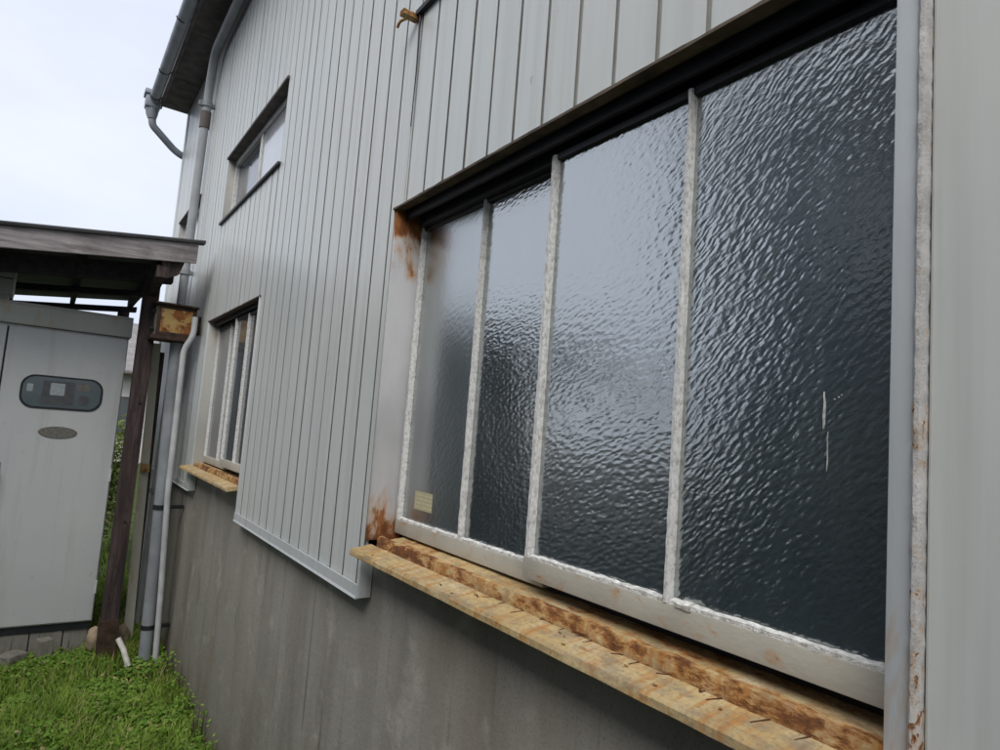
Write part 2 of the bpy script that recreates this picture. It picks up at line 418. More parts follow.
# ------------------------------------------------------------------ setting: ground
def ground():
    xs = np.concatenate([[-900, -200, -40, -12], np.linspace(-6, 6, 41), [12, 40, 200, 900]])
    ys = np.concatenate([[-900, -200, -40, -12], np.linspace(-4, 16, 61), [30, 60, 200, 900]])
    V = []
    for y in ys:
        for x in xs:
            z = 0.03*mnoise.noise(Vector((x*1.3, y*1.3, 0)))*(1 if abs(x) < 7 and -5 < y < 17 else 0)
            V.append((x, y, z-0.03))
    nx = len(xs); F = [[j*nx+i, j*nx+i+1, (j+1)*nx+i+1, (j+1)*nx+i] for j in range(len(ys)-1) for i in range(nx-1)]
    t = NT('soil_and_turf')
    c = t.ramp(t.noise(3.2, 8), [(0.3, (0.035, 0.045, 0.016)), (0.55, (0.06, 0.085, 0.022)), (0.75, (0.10, 0.09, 0.05))])
    xm_ = t.math('ADD', t.xyz()[0], t.math('MULTIPLY', t.noise(1.5, 3), 0.9))
    gv_ = t.ramp(t.noise(60, 4), [(0.3, (0.04, 0.042, 0.042)), (0.7, (0.10, 0.10, 0.098))])
    c = t.mix(t.math('GREATER_THAN', -0.95, xm_), c, gv_)
    t.bump(t.noise(40, 5), 0.8, 0.02)
    o = mk('ground', V, F, t.set(c, 0.95, 0.1), None, True); o['kind'] = 'structure'
    return o
ground()

# ------------------------------------------------------------------ the clad factory building
XC, XW = 0.86, 0.90                     # face of the cladding, face of the concrete plinth wall
Y_END, Y_NEAR, Z_EAVE = 7.35, -3.2, 4.93
bld = empty('factory_building', (3.5, 2.0, 0), 'pale grey metal clad factory building with rusty windows over a stained concrete base', 'building')

PITCH_B, GRID0 = 0.1156, 0.805
FELT = []
M_FELT = simple('building_felt', (0.52, 0.52, 0.50), 0.8, 0.2, 10)
OPEN = [(0.35, 1.93, 0.0, 2.466), (3.55, 4.90, 0.0, 2.397), (3.45, 4.88, 3.10, 3.585), (5.92, 7.0, 3.12, 3.60), (0.42, 1.865, 3.12, 3.60)]
def base_z(y):
    return 1.225
def cladding():
    k0 = math.floor((Y_NEAR-GRID0)/PITCH_B); k1 = math.ceil((Y_END-GRID0)/PITCH_B)
    grid = [GRID0+PITCH_B*k for k in range(k0, k1+1)]
    br = sorted(set([round(g, 4) for g in grid if Y_NEAR < g < Y_END] + [e for o in OPEN for e in o[:2]] + [Y_NEAR, Y_END]))
    gs = set(round(g, 4) for g in grid)
    for ya, yb in zip(br[:-1], br[1:]):
        if yb-ya < 0.004: continue
        ym = (ya+yb)/2
        zi = [(base_z(ym), Z_EAVE)]
        for o in OPEN:
            if o[0] <= ym <= o[1]:
                nz_ = []
                for a, b in zi:
                    if o[2] > a: nz_.append((a, min(b, o[2])))
                    if o[3] < b: nz_.append((max(a, o[3]), b))
                zi = nz_
        for a, b in zi:
            if b-a < 0.01: continue
            dx = random.uniform(-0.0007, 0.0007); x = XC+dx
            g0 = ya+0.0095 if round(ya, 4) in gs else ya+0.0002
            w = yb-g0; xm = [x, x, x, x]
            if w > 0.09:                       # shallow oil-canning across the board
                xm[1] += random.uniform(-0.0006, 0.0009); xm[2] += random.uniform(-0.0006, 0.0009)
            ys_ = (g0, g0+w*0.33, g0+w*0.66, yb-0.0035)
            pr = list(zip(xm, ys_)) + [(x+0.0012, yb-0.0008), (x+0.0105, yb-0.0006), (x+0.0105, yb-0.0026), (x+0.0035, yb-0.0035)]
            pr += [(q+0.0018, y_) for q, y_ in list(zip(xm, ys_))[:3][::-1]]
            v, f = fixn(*prism(pr, 2, a, b))
            mk('cladding_board', v, f, M_CLAD, bld)
            FELT.append(boxg((0.8715, ya, a+0.002), (0.8765, yb, b-0.002)))
cladding()

# concrete base, other walls, roof
box('concrete_base', (XW, Y_NEAR, -0.25), (1.10, Y_END-0.02, 1.352), M_CONC, bld, 0.004)
box('end_wall', (XW-0.012, Y_END+0.001, -0.2), (6.9, Y_END+0.06, 4.9), M_CLAD, bld, 0.002)
box('back_wall', (6.9, Y_NEAR, -0.2), (7.0, Y_END, 4.9), M_CLAD, bld, 0.002)
box('near_end_wall', (XW, Y_NEAR-0.06, -0.2), (6.9, Y_NEAR-0.002, 4.9), M_CLAD, bld, 0.002)
box('corner_trim', (XC-0.008, Y_END-0.03, 1.2), (XC+0.04, Y_END+0.066, Z_EAVE), M_TRIM, bld, 0.003)
mk('building_felt', *join(*FELT), M_FELT, bld)
box('inner_wall', (1.12, Y_NEAR+0.02, 0.0), (1.16, Y_END-0.1, 4.85), M_DARKSTEEL_SHADE, bld, 0)
rf = fixn(*prism([(0.60, 4.93), (0.60, 4.99), (4.0, 5.95), (7.4, 4.99), (7.4, 4.93), (4.0, 5.87)], 1, Y_NEAR-0.25, Y_END+0.12))
roof = mk('roof', *rf, M_ROOF, bld)
# soffit boards under the eave
yy = Y_NEAR; 
while yy < Y_END-0.02:
    e = min(yy+0.9, Y_END+0.1)
    box('soffit_panel', (0.615, yy+0.003, 4.895), (0.858, e-0.003, 4.928), M_SOFFIT, roof, 0.003); yy += 0.9
box('fascia_board', (0.585, Y_NEAR-0.2, 4.86), (0.611, Y_END+0.1, 4.985), M_SOFFIT, roof, 0.004)
# half-round gutter
def gutter():
    r = 0.048; V = []; F = []; n = 12
    ys = np.linspace(Y_NEAR-0.2, Y_END+0.02, 40); m = 2*(n+1)
    for y in ys:
        xo = 0.528+0.02*(Y_END-y)/2.5*0.5; zo = 4.90-0.010*(Y_END-y)/2.5
        for rr in (r, r-0.006):
            for k in range(n+1):
                a = math.pi + math.pi*k/n; V.append((xo+rr*math.cos(a), y, zo+rr*math.sin(a)))
    for i in range(len(ys)-1):
        for k in range(m): F.append([i*m+k, i*m+(k+1) % m, (i+1)*m+(k+1) % m, (i+1)*m+k])
    F = [[q[0], q[1], q[2], q[3]] for q in F]
    # the ring runs outer 0..n then inner 0..n: re-order inner so that the section is a closed band
    order = list(range(n+1)) + list(range(2*n+1, n, -1))
    F = []
    for i in range(len(ys)-1):
        for k in range(m):
            a, b = order[k], order[(k+1) % m]; F.append([i*m+a, i*m+b, (i+1)*m+b, (i+1)*m+a])
    F += [order[::-1], [(len(ys)-1)*m+k for k in order]]
    return fixn(V, F)
gut = mk('gutter', *gutter(), M_GUTTER, bld, True, sharp=50)
for y in (7.22, 6.6, 5.6, 4.6, 3.6):
    g = tube([(0.479, y, 4.88), (0.488, y, 4.862), (0.505, y, 4.849), (0.53, y, 4.844), (0.565, y, 4.86), (0.588, y, 4.89)], 0.005, 6)
    mk('gutter_bracket', *g, M_STRAP, gut, True)
# hopper at the gutter end with its elbow turning back to the wall
hp = fixn(*join(boxg((0.435, 7.28, 4.925), (0.605, 7.45, 4.975), 0.012), boxg((0.450, 7.295, 4.80), (0.590, 7.435, 4.924), 0.02),
           tube([(0.52, 7.365, 4.80), (0.525, 7.365, 4.745), (0.53, 7.365, 4.70)], [0.064, 0.055, 0.040], 12)))
mk('rain_hopper', *hp, M_GUTTER, gut, True, sharp=50)
mk('outlet_elbow', *tube(bend([(0.53, 7.365, 4.72), (0.54, 7.37, 4.64), (0.80, 7.47, 4.46), (1.02, 7.47, 4.40), (1.02, 7.47, 0.0)], 0.08), 0.036), M_GUTTER, gut, True, sharp=50)

# downpipe: level run under the eave, then down the wall
dp_pts = bend([(0.80, 3.4, 4.80), (0.795, 5.64, 4.74), (0.80, 5.76, 4.52), (0.80, 6.02, 0.02)], 0.16, 8)
dp = mk('downpipe', *tube(dp_pts, 0.034, 16), M_PIPE, bld, True, sharp=50)
mk('pipe_collar', *tube([(0.80, 5.775, 4.26), (0.80, 5.783, 4.12)], 0.041, 16), M_SOFFIT, dp, True, sharp=50)
for z in (4.32, 2.9, 1.1):
    yp = 5.76+0.26*(4.52-z)/4.5
    c = fixn(*join(tube([(0.80, yp, z-0.02), (0.80, yp, z+0.02)], 0.044, 16), boxg((0.81, yp-0.02, z-0.015), (0.859, yp+0.02, z+0.015), 0.002),
        boxg((0.735, yp-0.015, z-0.02), (0.765, yp+0.015, z+0.02), 0.002)))
    mk('pipe_clamp', *c, M_PIPE2, dp, True, sharp=40)

# flashings closing off the foot of the cladding
def foot_flash(y0, y1):
    pr = [(XC-0.010, 1.256), (XC-0.010, 1.222), (XC-0.014, 1.214), (XC-0.010, 1.212), (XW-0.001, 1.216), (XW-0.001, 1.222), (XC-0.004, 1.226), (XC-0.004, 1.256)]
    mk('foot_flashing', *fixn(*prism(pr, 1, y0, y1)), M_TRIM, bld)
foot_flash(1.931, 3.549); foot_flash(4.905, Y_END-0.03); foot_flash(Y_NEAR, 0.345)
box('edge_trim', (XC-0.006, 1.922, 1.216), (XC+0.036, 1.936, 1.37), M_TRIM, bld, 0.002)
box('edge_trim', (XC-0.006, 3.546, 1.216), (XC+0.036, 3.556, 2.397), M_TRIM, bld, 0.002)
box('edge_trim', (XC-0.006, 4.896, 1.216), (XC+0.036, 4.912, 2.397), M_TRIM, bld, 0.002)

# -- sliding windows of two sashes, each sash split by a mullion
def slider(y0, y1, ztop, label, mull_l, mull_r, meet, big):
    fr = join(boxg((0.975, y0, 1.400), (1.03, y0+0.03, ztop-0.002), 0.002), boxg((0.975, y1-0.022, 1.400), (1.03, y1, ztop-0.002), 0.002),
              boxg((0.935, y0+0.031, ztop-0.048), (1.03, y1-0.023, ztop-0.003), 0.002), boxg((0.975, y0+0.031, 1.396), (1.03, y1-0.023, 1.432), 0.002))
    win = mk('window', *fr, M_DARKSTEEL_SHADE, bld); win['label'] = label
    gt = ztop-0.046
    xb, xf = (0.955, 0.915) if big else (0.925, 0.897)
    def stile(nm, x, ya, yb, za, zb, seed, amp=0.0012):
        pr = [(x, ya+0.002), (x-0.004, (ya*3+yb)/4), (x-0.004, (ya+3*yb)/4), (x, yb-0.002), (x+0.026, yb), (x+0.026, ya)]
        mk(nm, *rough_strip_z(za, zb, pr, 130 if big else 24, amp, seed, 42), M_STILE, win, True, sharp=35)
    def sash(x, ya, yb, mu, zb, mats, seed, rail):
        # rail: height of the bottom rail
        stile('stile', x, yb-0.021, yb, zb+rail, gt, seed)
        stile('stile', x, ya, ya+0.024, zb+rail, gt, seed+3)
        stile('mullion', x-0.001, mu-0.0065, mu+0.0065, zb+rail, gt, seed+5)
        box('bottom_rail', (x-0.004, ya, zb), (x+0.026, yb, zb+rail), M_SASH, win, 0.003)
        box('top_rail', (x+0.001, ya, gt-0.012), (x+0.025, yb, gt+0.004), M_DARKSTEEL_SHADE, win, 0.002)
        if big:                                  # crumbling putty bead on top of the rail
            for a, b, s in ((ya+0.026, mu-0.009, 1), (mu+0.009, yb-0.022, 2)):
                pr = [(x-0.003, zb+rail-0.001), (x-0.003, zb+rail+0.006), (x+0.008, zb+rail+0.009), (x+0.010, zb+rail-0.001)]
                mk('putty_bead', *rough_strip(a, b, pr, 90, 0.0022, seed+s, 55), M_PUTTY, win, True, sharp=40)
        for a, b, m_ in ((mu+0.006, yb-0.016, mats[0]), (ya+0.018, mu-0.006, mats[1])):
            box('pane', (x+0.011, a, zb+rail-0.004), (x+0.016, b, gt-0.004), m_, win, 0)
    g = M_GLASS_A if big else M_GREYPANE
    sash(xb, meet-0.02, y1-0.006, mull_l, 1.419, (M_GLASS_FROST if big else M_GREYPANE, g), 11, 0.043)
    sash(xf, y0-0.02 if big else y0+0.004, meet+0.006, mull_r, 1.441, (M_GLASS_B, M_GLASS_C) if big else (g, g), 31, 0.045)
    # reveal: far jamb, lintel lining, drip edge
    box('reveal', (XC+0.002, y1+0.001, 1.395), (1.03, y1+0.015, ztop), M_REVEAL if big else M_REVEAL2, win, 0.002)
    if not big: box('reveal', (XC+0.002, y0-0.014, 1.395), (1.03, y0-0.001, ztop), M_REVEAL2, win, 0.002)
    box('lintel', (0.887, y0-0.03, ztop+0.001), (1.03, y1+0.014, ztop+0.03), M_DARKSTEEL_SHADE, win, 0.002)
    box('lintel_track', (0.895, y0-0.028, ztop-0.030), (0.908, y1-0.001, ztop), M_DARKSTEEL_SHADE, win, 0.002)
    pr = [(XC-0.006, ztop+0.003), (XC-0.006, ztop-0.004), (XC+0.026, ztop-0.003), (XC+0.026, ztop-0.001), (XC-0.003, ztop-0.001), (XC-0.002, ztop+0.003)]
    mk('drip_edge', *rough_strip(y0-0.03, y1+0.016, pr, 80, 0.0012, 3, 22), M_LINT_EDGE, win)
    return win

W1 = slider(0.383, 1.914, 2.466, 'large rusted window of four obscure glass panes', 1.521, 0.768, 1.170, True)
W2 = slider(3.565, 4.885, 2.397, 'narrower plain glazed window beside the downpipe', 4.47, 3.905, 4.225, False)

def sill(win, y0, y1, big):
    n = 160 if big else 60
    pr = [(0.803, 1.357), (0.799, 1.360), (0.799, 1.372), (0.804, 1.378), (0.835, 1.382), (0.866, 1.388), (0.866, 1.366), (0.83, 1.360)]
    mk('sill', *rough_strip(y0, y1, pr, n, 0.0010, 4, 14), M_SILL, win, True, sharp=35)
    pr = [(0.8715, 1.366), (0.8715, 1.404), (0.876, 1.415), (0.888, 1.416), (0.893, 1.409), (0.893, 1.366)]
    mk('sill_upstand', *rough_strip(y0+0.02, y1-0.03, pr, n*2, 0.0026, 9, 30), M_RUSTSILL, win, True, sharp=45)
    pr = [(0.894, 1.362), (0.894, 1.403), (0.93, 1.408), (0.974, 1.412), (0.974, 1.362)]
    mk('sill_tray', *rough_strip(y0+0.03, y1-0.035, pr, n, 0.0022, 6, 25), M_TRAY, win, True, sharp=35)
    if big:                                     # loose flakes of rust and paint lying on the sill
        for k in range(14):
            y = random.uniform(y0+0.05, y1-0.08); x = random.uniform(0.81, 0.862)
            z = 1.378+(x-0.804)*0.15
            s = random.uniform(0.002, 0.005); a = random.uniform(0, 6.3); V = []
            for q in range(5):
                rr = s*random.uniform(0.6, 1.2); V.append((x+rr*math.cos(a+q*1.256), y+rr*math.sin(a+q*1.256)*1.3, z+0.0012+random.uniform(0, 0.004)))
            V += [(p[0], p[1], p[2]-0.0018) for p in V]
            F = [list(range(5)), [9, 8, 7, 6, 5]]+[[i, 5+i, 5+(i+1) % 5, (i+1) % 5] for i in range(5)]
            mk('paint_flake', V, F, random.choice((M_RUSTSILL, M_SCAB, M_SILL)), win)
def scabs():
    for k in range(16):
        y = 0.34+0.9*(k+random.uniform(0.1, 0.9))/16; ln = random.uniform(0.010, 0.045)*random.uniform(0.4, 1); w = random.uniform(0.0006, 0.0016); dy = random.uniform(0.002, 0.02)
        x0 = 0.8665; x1 = x0-ln; zt = lambda x: 1.3825+(x-0.835)*0.19
        V = [(x0, y-w, zt(x0)+0.0012), (x0, y+w, zt(x0)+0.0012), (x1, y+dy, zt(x1)+0.0010), (x0, y-w, zt(x0)-0.006), (x0, y+w, zt(x0)-0.006), (x1, y+dy, zt(x1)-0.006)]
        mk('rust_scab', *fixn(V, [[0, 1, 2], [3, 5, 4], [0, 3, 4, 1], [1, 4, 5, 2], [2, 5, 3, 0]]), M_SCAB, W1)
scabs()
sill(W1, 0.29, 1.889, True)
sill(W2, 3.57, 5.02, False)
# near jamb of the large window: flat strip with a rough sealant bead against the cladding
box('jamb', (0.850, 0.353, 1.335), (0.975, 0.3825, 2.478), M_JAMB, W1, 0.003)
pr = [(0.848, 0.3435), (0.843, 0.346), (0.842, 0.3505), (0.846, 0.354), (0.862, 0.354), (0.862, 0.3435)]
mk('sealant_bead', *rough_strip_z(1.22, 2.50, pr, 420, 0.0011, 2, 75), M_BEAD, W1, True, sharp=50)
# small maker's sticker in the corner of the far pane
t = NT('faded_sticker')
ln = t.n('ShaderNodeTexWave'); ln.inputs['Scale'].default_value = 26; ln.bands_direction = 'Z'; ln.inputs['Distortion'].default_value = 0
t.link(t.pos, ln.inputs['Vector'])
lm_ = t.math('MULTIPLY', t.ramp(ln.outputs['Fac'], [(0.62, 0.0), (0.72, 1.0)]), t.ramp(t.noise(80, 2), [(0.4, 0.2), (0.6, 0.8)]))
M_STICKER = t.set(t.mix(lm_, (0.46, 0.43, 0.27), (0.62, 0.60, 0.46)), 0.6, 0.3)
box('sticker', (0.9640, 1.705, 1.507), (0.9655, 1.812, 1.562), M_STICKER, W1, 0)
# dribbles of white paint on the near pane
def dribble(y, z0, z1, r, wob, seed):
    pts = []
    for i in range(16):
        tt = i/15; w = mnoise.noise(Vector((tt*4, seed, 0)))
        pts.append((0.9255, y+wob*w, z0+(z1-z0)*tt))
    rs = [r*(0.35+0.65*math.sin(math.pi*min(1, 0.1+0.9*(1-i/15)))) for i in range(16)]
    mk('paint_dribble', *tube(pts, rs, 6), M_PUTTY, W1, True)
dribble(0.505, 1.850, 1.795, 0.0020, 0.0015, 1.3); dribble(0.499, 1.792, 1.735, 0.0008, 0.0012, 4.7)
for dy, dz in ((-0.010, -0.012), (-0.016, -0.009), (-0.020, -0.006)):
    box('paint_dribble', (0.9245, 0.499+dy, 1.850+dz), (0.9262, 0.501+dy, 1.852+dz), M_PUTTY, W1, 0.0004)
# lump of paint on the near sash rail
mk('putty_lump', *rough_strip(0.712, 0.745, [(0.909, 1.484), (0.906, 1.492), (0.914, 1.499), (0.926, 1.492), (0.926, 1.484)], 8, 0.003, 5, 60), M_PUTTY, W1, True, sharp=40)

# -- upper windows
def upper(y0, y1, z0, z1, label):
    fr = join(boxg((0.908, y0+0.012, z0+0.012), (0.945, y0+0.045, z1-0.012), 0.002), boxg((0.908, y1-0.045, z0+0.012), (0.945, y1-0.012, z1-0.012), 0.002),
              boxg((0.908, y0+0.046, z1-0.05), (0.945, y1-0.046, z1-0.012), 0.002), boxg((0.908, y0+0.046, z0+0.012), (0.945, y1-0.046, z0+0.045), 0.002))
    w = mk('window', *fr, M_STILE, bld); w['label'] = label
    ym = (y0+y1)/2
    for a, b, x, m_ in ((y0+0.046, ym+0.01, 0.920, M_PALEPANE), (ym-0.01, y1-0.046, 0.932, M_GREYPANE)):
        box('pane', (x, a, z0+0.046), (x+0.004, b, z1-0.051), m_, w, 0)
    box('meeting_stile', (0.911, ym-0.022, z0+0.046), (0.9195, ym+0.022, z1-0.051), M_STILE, w, 0.002)
    box('reveal', (XC+0.003, y1-0.011, z0), (0.985, y1+0.001, z1), M_REVEAL2, w, 0.001)
    box('reveal', (XC+0.003, y0-0.001, z0), (0.985, y0+0.011, z1), M_REVEAL2, w, 0.001)
    box('lintel', (XC-0.012, y0-0.005, z1-0.011), (0.985, y1+0.005, z1+0.006), M_SOFFIT, w, 0.002)
    box('sill', (XC-0.016, y0-0.012, z0-0.010), (0.985, y1+0.012, z0+0.008), M_DARKSTEEL_SHADE, w, 0.003)
    return w
upper(3.45, 4.88, 3.10, 3.585, 'small upper window above the plain glazed window')
upper(5.92, 7.0, 3.12, 3.60, 'small upper window behind the downpipe')
wc = upper(0.42, 1.865, 3.12, 3.60, 'small upper window above the large rusted window')
# rusty bracket and old cable hanging at the corner of that upper window
mk('rusty_bracket', *fixn(*join(boxg((0.80, 1.872, 3.100), (0.858, 1.90, 3.118), 0.002), tube(bend([(0.83, 1.90, 3.108), (0.815, 1.93, 3.105), (0.812, 1.938, 3.085)], 0.012), 0.005, 6))), M_RUSTSILL, wc, True, sharp=40)
cab_pts = [(0.853+0.002*mnoise.noise(Vector((z*4, 0, 0))), 1.850+0.008*mnoise.noise(Vector((z*3, 5, 0))), z) for z in np.linspace(3.11, 2.72, 14)]
mk('old_cable', *tube(cab_pts, [0.0035*(1-0.6*i/13) for i in range(14)], 6), M_STRAP, wc, True)

# ------------------------------------------------------------------ timber lean-to shelter
shed = empty('timber_shelter', (-1.6, 6.4, 0), 'open timber shelter with weathered grey fascia roofing the cabinet', 'shelter')
def rz(x): return 2.885+0.112*(x-0.35)*(1 if x > -0.6 else 0) + (0.112*(-0.95)-0.004*(x+0.6) if x <= -0.6 else 0)
def fy(x): return 4.90-0.07*(x-0.75)            # front edge is a little out of square
def swept(prof, xs, yfun, zfun):
    """sweep a (y,z) profile along x following the roof edge"""
    V, F = [], []; m = len(prof)
    for x in xs:
        for y, z in prof: V.append((x, yfun(x)+y, zfun(x)+z))
    for i in range(len(xs)-1):
        for k in range(m): F.append([i*m+k, i*m+(k+1) % m, (i+1)*m+(k+1) % m, (i+1)*m+k])
    F += [list(range(m))[::-1], [(len(xs)-1)*m+k for k in range(m)]]
    return fixn(V, F)
xs = list(np.linspace(-4.2, 0.735, 40))
mk('fascia', *swept([(0, -0.135), (0, 0.0), (0.03, 0.0), (0.03, -0.135)], xs, fy, rz), M_FASCIA, shed)
# thin roof covering with a rolled front edge
xs2 = list(np.linspace(-4.25, 0.775, 40))
mk('roof_edge', *swept([(-0.02, 0.003), (-0.025, 0.018), (-0.015, 0.028), (0.05, 0.030), (0.05, 0.003)], xs2, fy, rz), M_ROOF, shed)
xs3 = list(np.linspace(-4.2, 0.68, 30))
mk('roof_sheet', *swept([(0.051, 0.004), (0.051, 0.026), (3.2, 0.026), (3.2, 0.004)], xs3, fy, rz), M_ROOF, shed)
for k, x in enumerate(np.linspace(-4.05, 0.60, 10)):
    g = fixn(*prism([(fy(x)+0.032, rz(x)-0.085), (fy(x)+0.032, rz(x)-0.002), (fy(x)+3.15, rz(x)-0.002), (fy(x)+3.15, rz(x)-0.085)], 0, x-0.022, x+0.022))
    mk('rafter', *g, M_RAFTER, shed)
for y in (5.40, 6.75, 7.95):
    V, F = [], []
    dz_ = -0.215 if y < 6 else -0.14
    pr = [(-0.05, dz_), (-0.05, -0.088), (0.05, -0.088), (0.05, dz_)]
    mk('beam', *swept(pr, [-4.1, -2.0, -0.61, 0.0, 0.66], lambda x, y=y: y, rz), M_RAFTER, shed)
for (x, y) in ((0.530, 5.40), (0.545, 7.95), (-4.0, 5.40), (-4.0, 7.95), (-1.75, 7.95)):
    V, F = boxg((x-0.052, y-0.049, -0.1), (x+0.052, y+0.049, rz(x)-(0.217 if y < 6 else 0.142)), 0.006)
    p = mk('post', V, F, M_POST, shed, True, sharp=40)
    if x > 0.5 and y < 6:
        a = fixn(*join(boxg((x-0.062, y-0.060, -0.02), (x+0.060, y-0.0505, 0.26), 0.003), boxg((x-0.0625, y-0.05, -0.02), (x-0.0535, y+0.05, 0.26), 0.003)))
        mk('rusted_shoe', *a, M_BOXDARK, p)
        for zz in (1.80, 0.95):
            mk('bolt', *tube([(x+0.01, y-0.049, zz), (x+0.01, y-0.058, zz)], 0.011, 8), M_BOXDARK, p)
# boards added out of view at the shelter back to darken the glass reflection
xb_ = -4.1
while xb_ < -1.25:
    box('added_back_board', (xb_, 7.895+random.uniform(-.004, .004), 0.02), (xb_+0.188, 7.918, rz(xb_)-0.145), M_POST, shed, 0.003); xb_ += 0.195
# corner bracket at the roof end
g = fixn(*prism([(0.50, 2.905), (0.70, 2.90), (0.64, 2.70), (0.58, 2.665), (0.55, 2.66)], 1, 4.955, 4.995))
mk('corner_brace', *g, M_POST, shed)
mk('corner_brace', *fixn(*prism([(4.95, 2.66), (4.95, 2.74), (5.34, 2.66), (5.34, 2.58)], 0, 0.50, 0.56)), M_POST, shed)

# ------------------------------------------------------------------ switchgear cabinet
CY = 5.58
cab = empty('electrical_cabinet', (-0.33, 6.15, 0), 'tall light grey electrical cabinet with oblong meter window under the shelter roof', 'cabinet')
XR, XL, XM = 0.440, -1.10, -0.285
box('body', (XL, CY+0.004, 0.20), (XR, 6.75, 2.27), M_CAB, cab, 0.006)
cap = fixn(*prism([(CY-0.03, 2.272), (CY-0.034, 2.28), (CY-0.034, 2.40), (CY-0.02, 2.425), (6.2, 2.44), (6.80, 2.42), (6.80, 2.272)], 0, XL-0.02, XR+0.012))
mk('cap', *cap, M_CABTOP, cab)
box('plinth_rail', (XL+0.01, CY+0.008, 0.150), (XR-0.01, 6.70, 0.199), M_SEAM, cab, 0.003)
def door(xa, xb, hinge):
    d = box('door', (xa, CY-0.022, 0.212), (xb, CY+0.003, 2.255), M_CAB, cab, 0.008, 3)
    return d
d1 = door(XM+0.005, XR-0.006, 'r'); d2 = door(XL+0.006, XM-0.005, 'l')
box('seal', (XM-0.004, CY-0.006, 0.215), (XM+0.004, CY+0.002, 2.25), M_SEAM, cab, 0)
def rrect(x0, x1, z0, z1, r, y0, y1, n=8):
    P = []
    for cx, cz, a0 in ((x1-r, z1-r, 0), (x0+r, z1-r, 90), (x0+r, z0+r, 180), (x1-r, z0+r, 270)):
        for k in range(n+1):
            a = math.radians(a0+90*k/n); P.append((cx+r*math.cos(a), cz+r*math.sin(a)))
    m = len(P); V = [(p[0], y0, p[1]) for p in P]+[(p[0], y1, p[1]) for p in P]
    F = [[i, (i+1) % m, m+(i+1) % m, m+i] for i in range(m)]+[list(range(m))[::-1], list(range(m, 2*m))]
    return fixn(V, F)
mk('window_gasket', *rrect(-0.172, 0.318, 1.700, 1.935, 0.085, CY-0.0275, CY-0.021), M_SEAM, d1)
mk('meter_window', *rrect(-0.158, 0.304, 1.713, 1.922, 0.075, CY-0.0295, CY-0.026), M_METERGLASS, d1)
for (a, b, z0, z1) in ((0.0, 0.085, 1.80, 1.885), (-0.135, -0.10, 1.815, 1.868), (0.155, 0.235, 1.845, 1.895)):
    mk('meter_dial', *rrect(a, b, z0, z1, 0.006, CY-0.0315, CY-0.0285), M_DIAL if a < 0.1 else M_PLATE, d1)
mk('meter_dial', *rrect(-0.045, 0.145, 1.735, 1.90, 0.01, CY-0.0302, CY-0.0285), M_CHROME, d1)
mk('meter_dial', *tube([(0.205, CY-0.028, 1.780), (0.205, CY-0.0325, 1.780)], 0.034, 16), M_CHROME, d1, True, sharp=40)
ov = []
for y in (CY-0.030, CY-0.0205):
    for k in range(28):
        a = 2*math.pi*k/28; s = 0.94 if y < CY-0.025 else 1
        ov.append((0.078+0.118*s*math.cos(a), y, 1.540+0.042*s*math.sin(a)))
mk('nameplate', *fixn(ov, [[i, (i+1) % 28, 28+(i+1) % 28, 28+i] for i in range(28)]+[list(range(28))[::-1], list(range(28, 56))]), M_PLATE, d1)
hd = fixn(*join(boxg((-0.262, CY-0.030, 1.12), (-0.218, CY-0.0215, 1.32), 0.003), tube(bend([(-0.24, CY-0.028, 1.285), (-0.24, CY-0.065, 1.275), (-0.237, CY-0.065, 1.14)], 0.02), 0.011, 8)))
mk('handle', *hd, M_CHROME, d1, True, sharp=40)
for (dd, x) in ((d1, XR-0.0075), (d2, XL+0.0075)):
    for z in (0.45, 1.25, 2.05):
        mk('hinge', *tube([(x, CY-0.027, z-0.045), (x, CY-0.027, z+0.045)], 0.007, 8), M_CAB, dd, True, sharp=40)
# concrete blocks under the cabinet
x = XL+0.01
while x < XR-0.03:
    w = min(0.195, XR-0.012-x)
    box('plinth_block', (x, CY+0.02+random.uniform(-.008, .008), -0.1), (x+w-0.006, CY+0.17, 0.149), M_BLOCK, cab, 0.006)
    box('plinth_block', (x, 6.5, -0.1), (x+w-0.008, 6.68, 0.149), M_BLOCK, cab, 0.006); x += w
# ventilator standing on the cabinet roof
vent = tag(mk('vent_housing', *fixn(*join(rrect(-0.62, -0.305, 2.50, 2.785, 0.03, 5.86, 6.10), boxg((-0.60, 5.88, 2.435), (-0.33, 6.08, 2.505), 0.004))), M_CABTOP),
           'pale grey rounded vent housing standing on the electrical cabinet', 'vent')
vl = mk('louvre', *boxg((-0.60, 5.853, 2.615), (-0.315, 5.862, 2.622), 0.001), M_SEAM, vent)

# ------------------------------------------------------------------ rusty box, conduits and leaning timber by the wall
jb = empty('junction_box', (0.69, 5.25, 2.27), 'rusty ochre fronted junction box fixed to the wall beside the shelter post', 'junction box')
box('case', (0.562, 5.16, 2.285), (0.812, 5.36, 2.50), M_BOXSIDE, jb, 0.004)
fr = join(boxg((0.560, 5.150, 2.283), (0.585, 5.159, 2.502), 0.002), boxg((0.790, 5.150, 2.283), (0.815, 5.159, 2.502), 0.002),
          boxg((0.586, 5.150, 2.480), (0.789, 5.159, 2.502), 0.002), boxg((0.586, 5.150, 2.283), (0.789, 5.159, 2.310), 0.002))
mk('front_frame', *fr, M_BOXDARK, jb)
box('front_panel', (0.5862, 5.1535, 2.3105), (0.789, 5.1595, 2.4795), M_OCHRE, jb, 0.002)
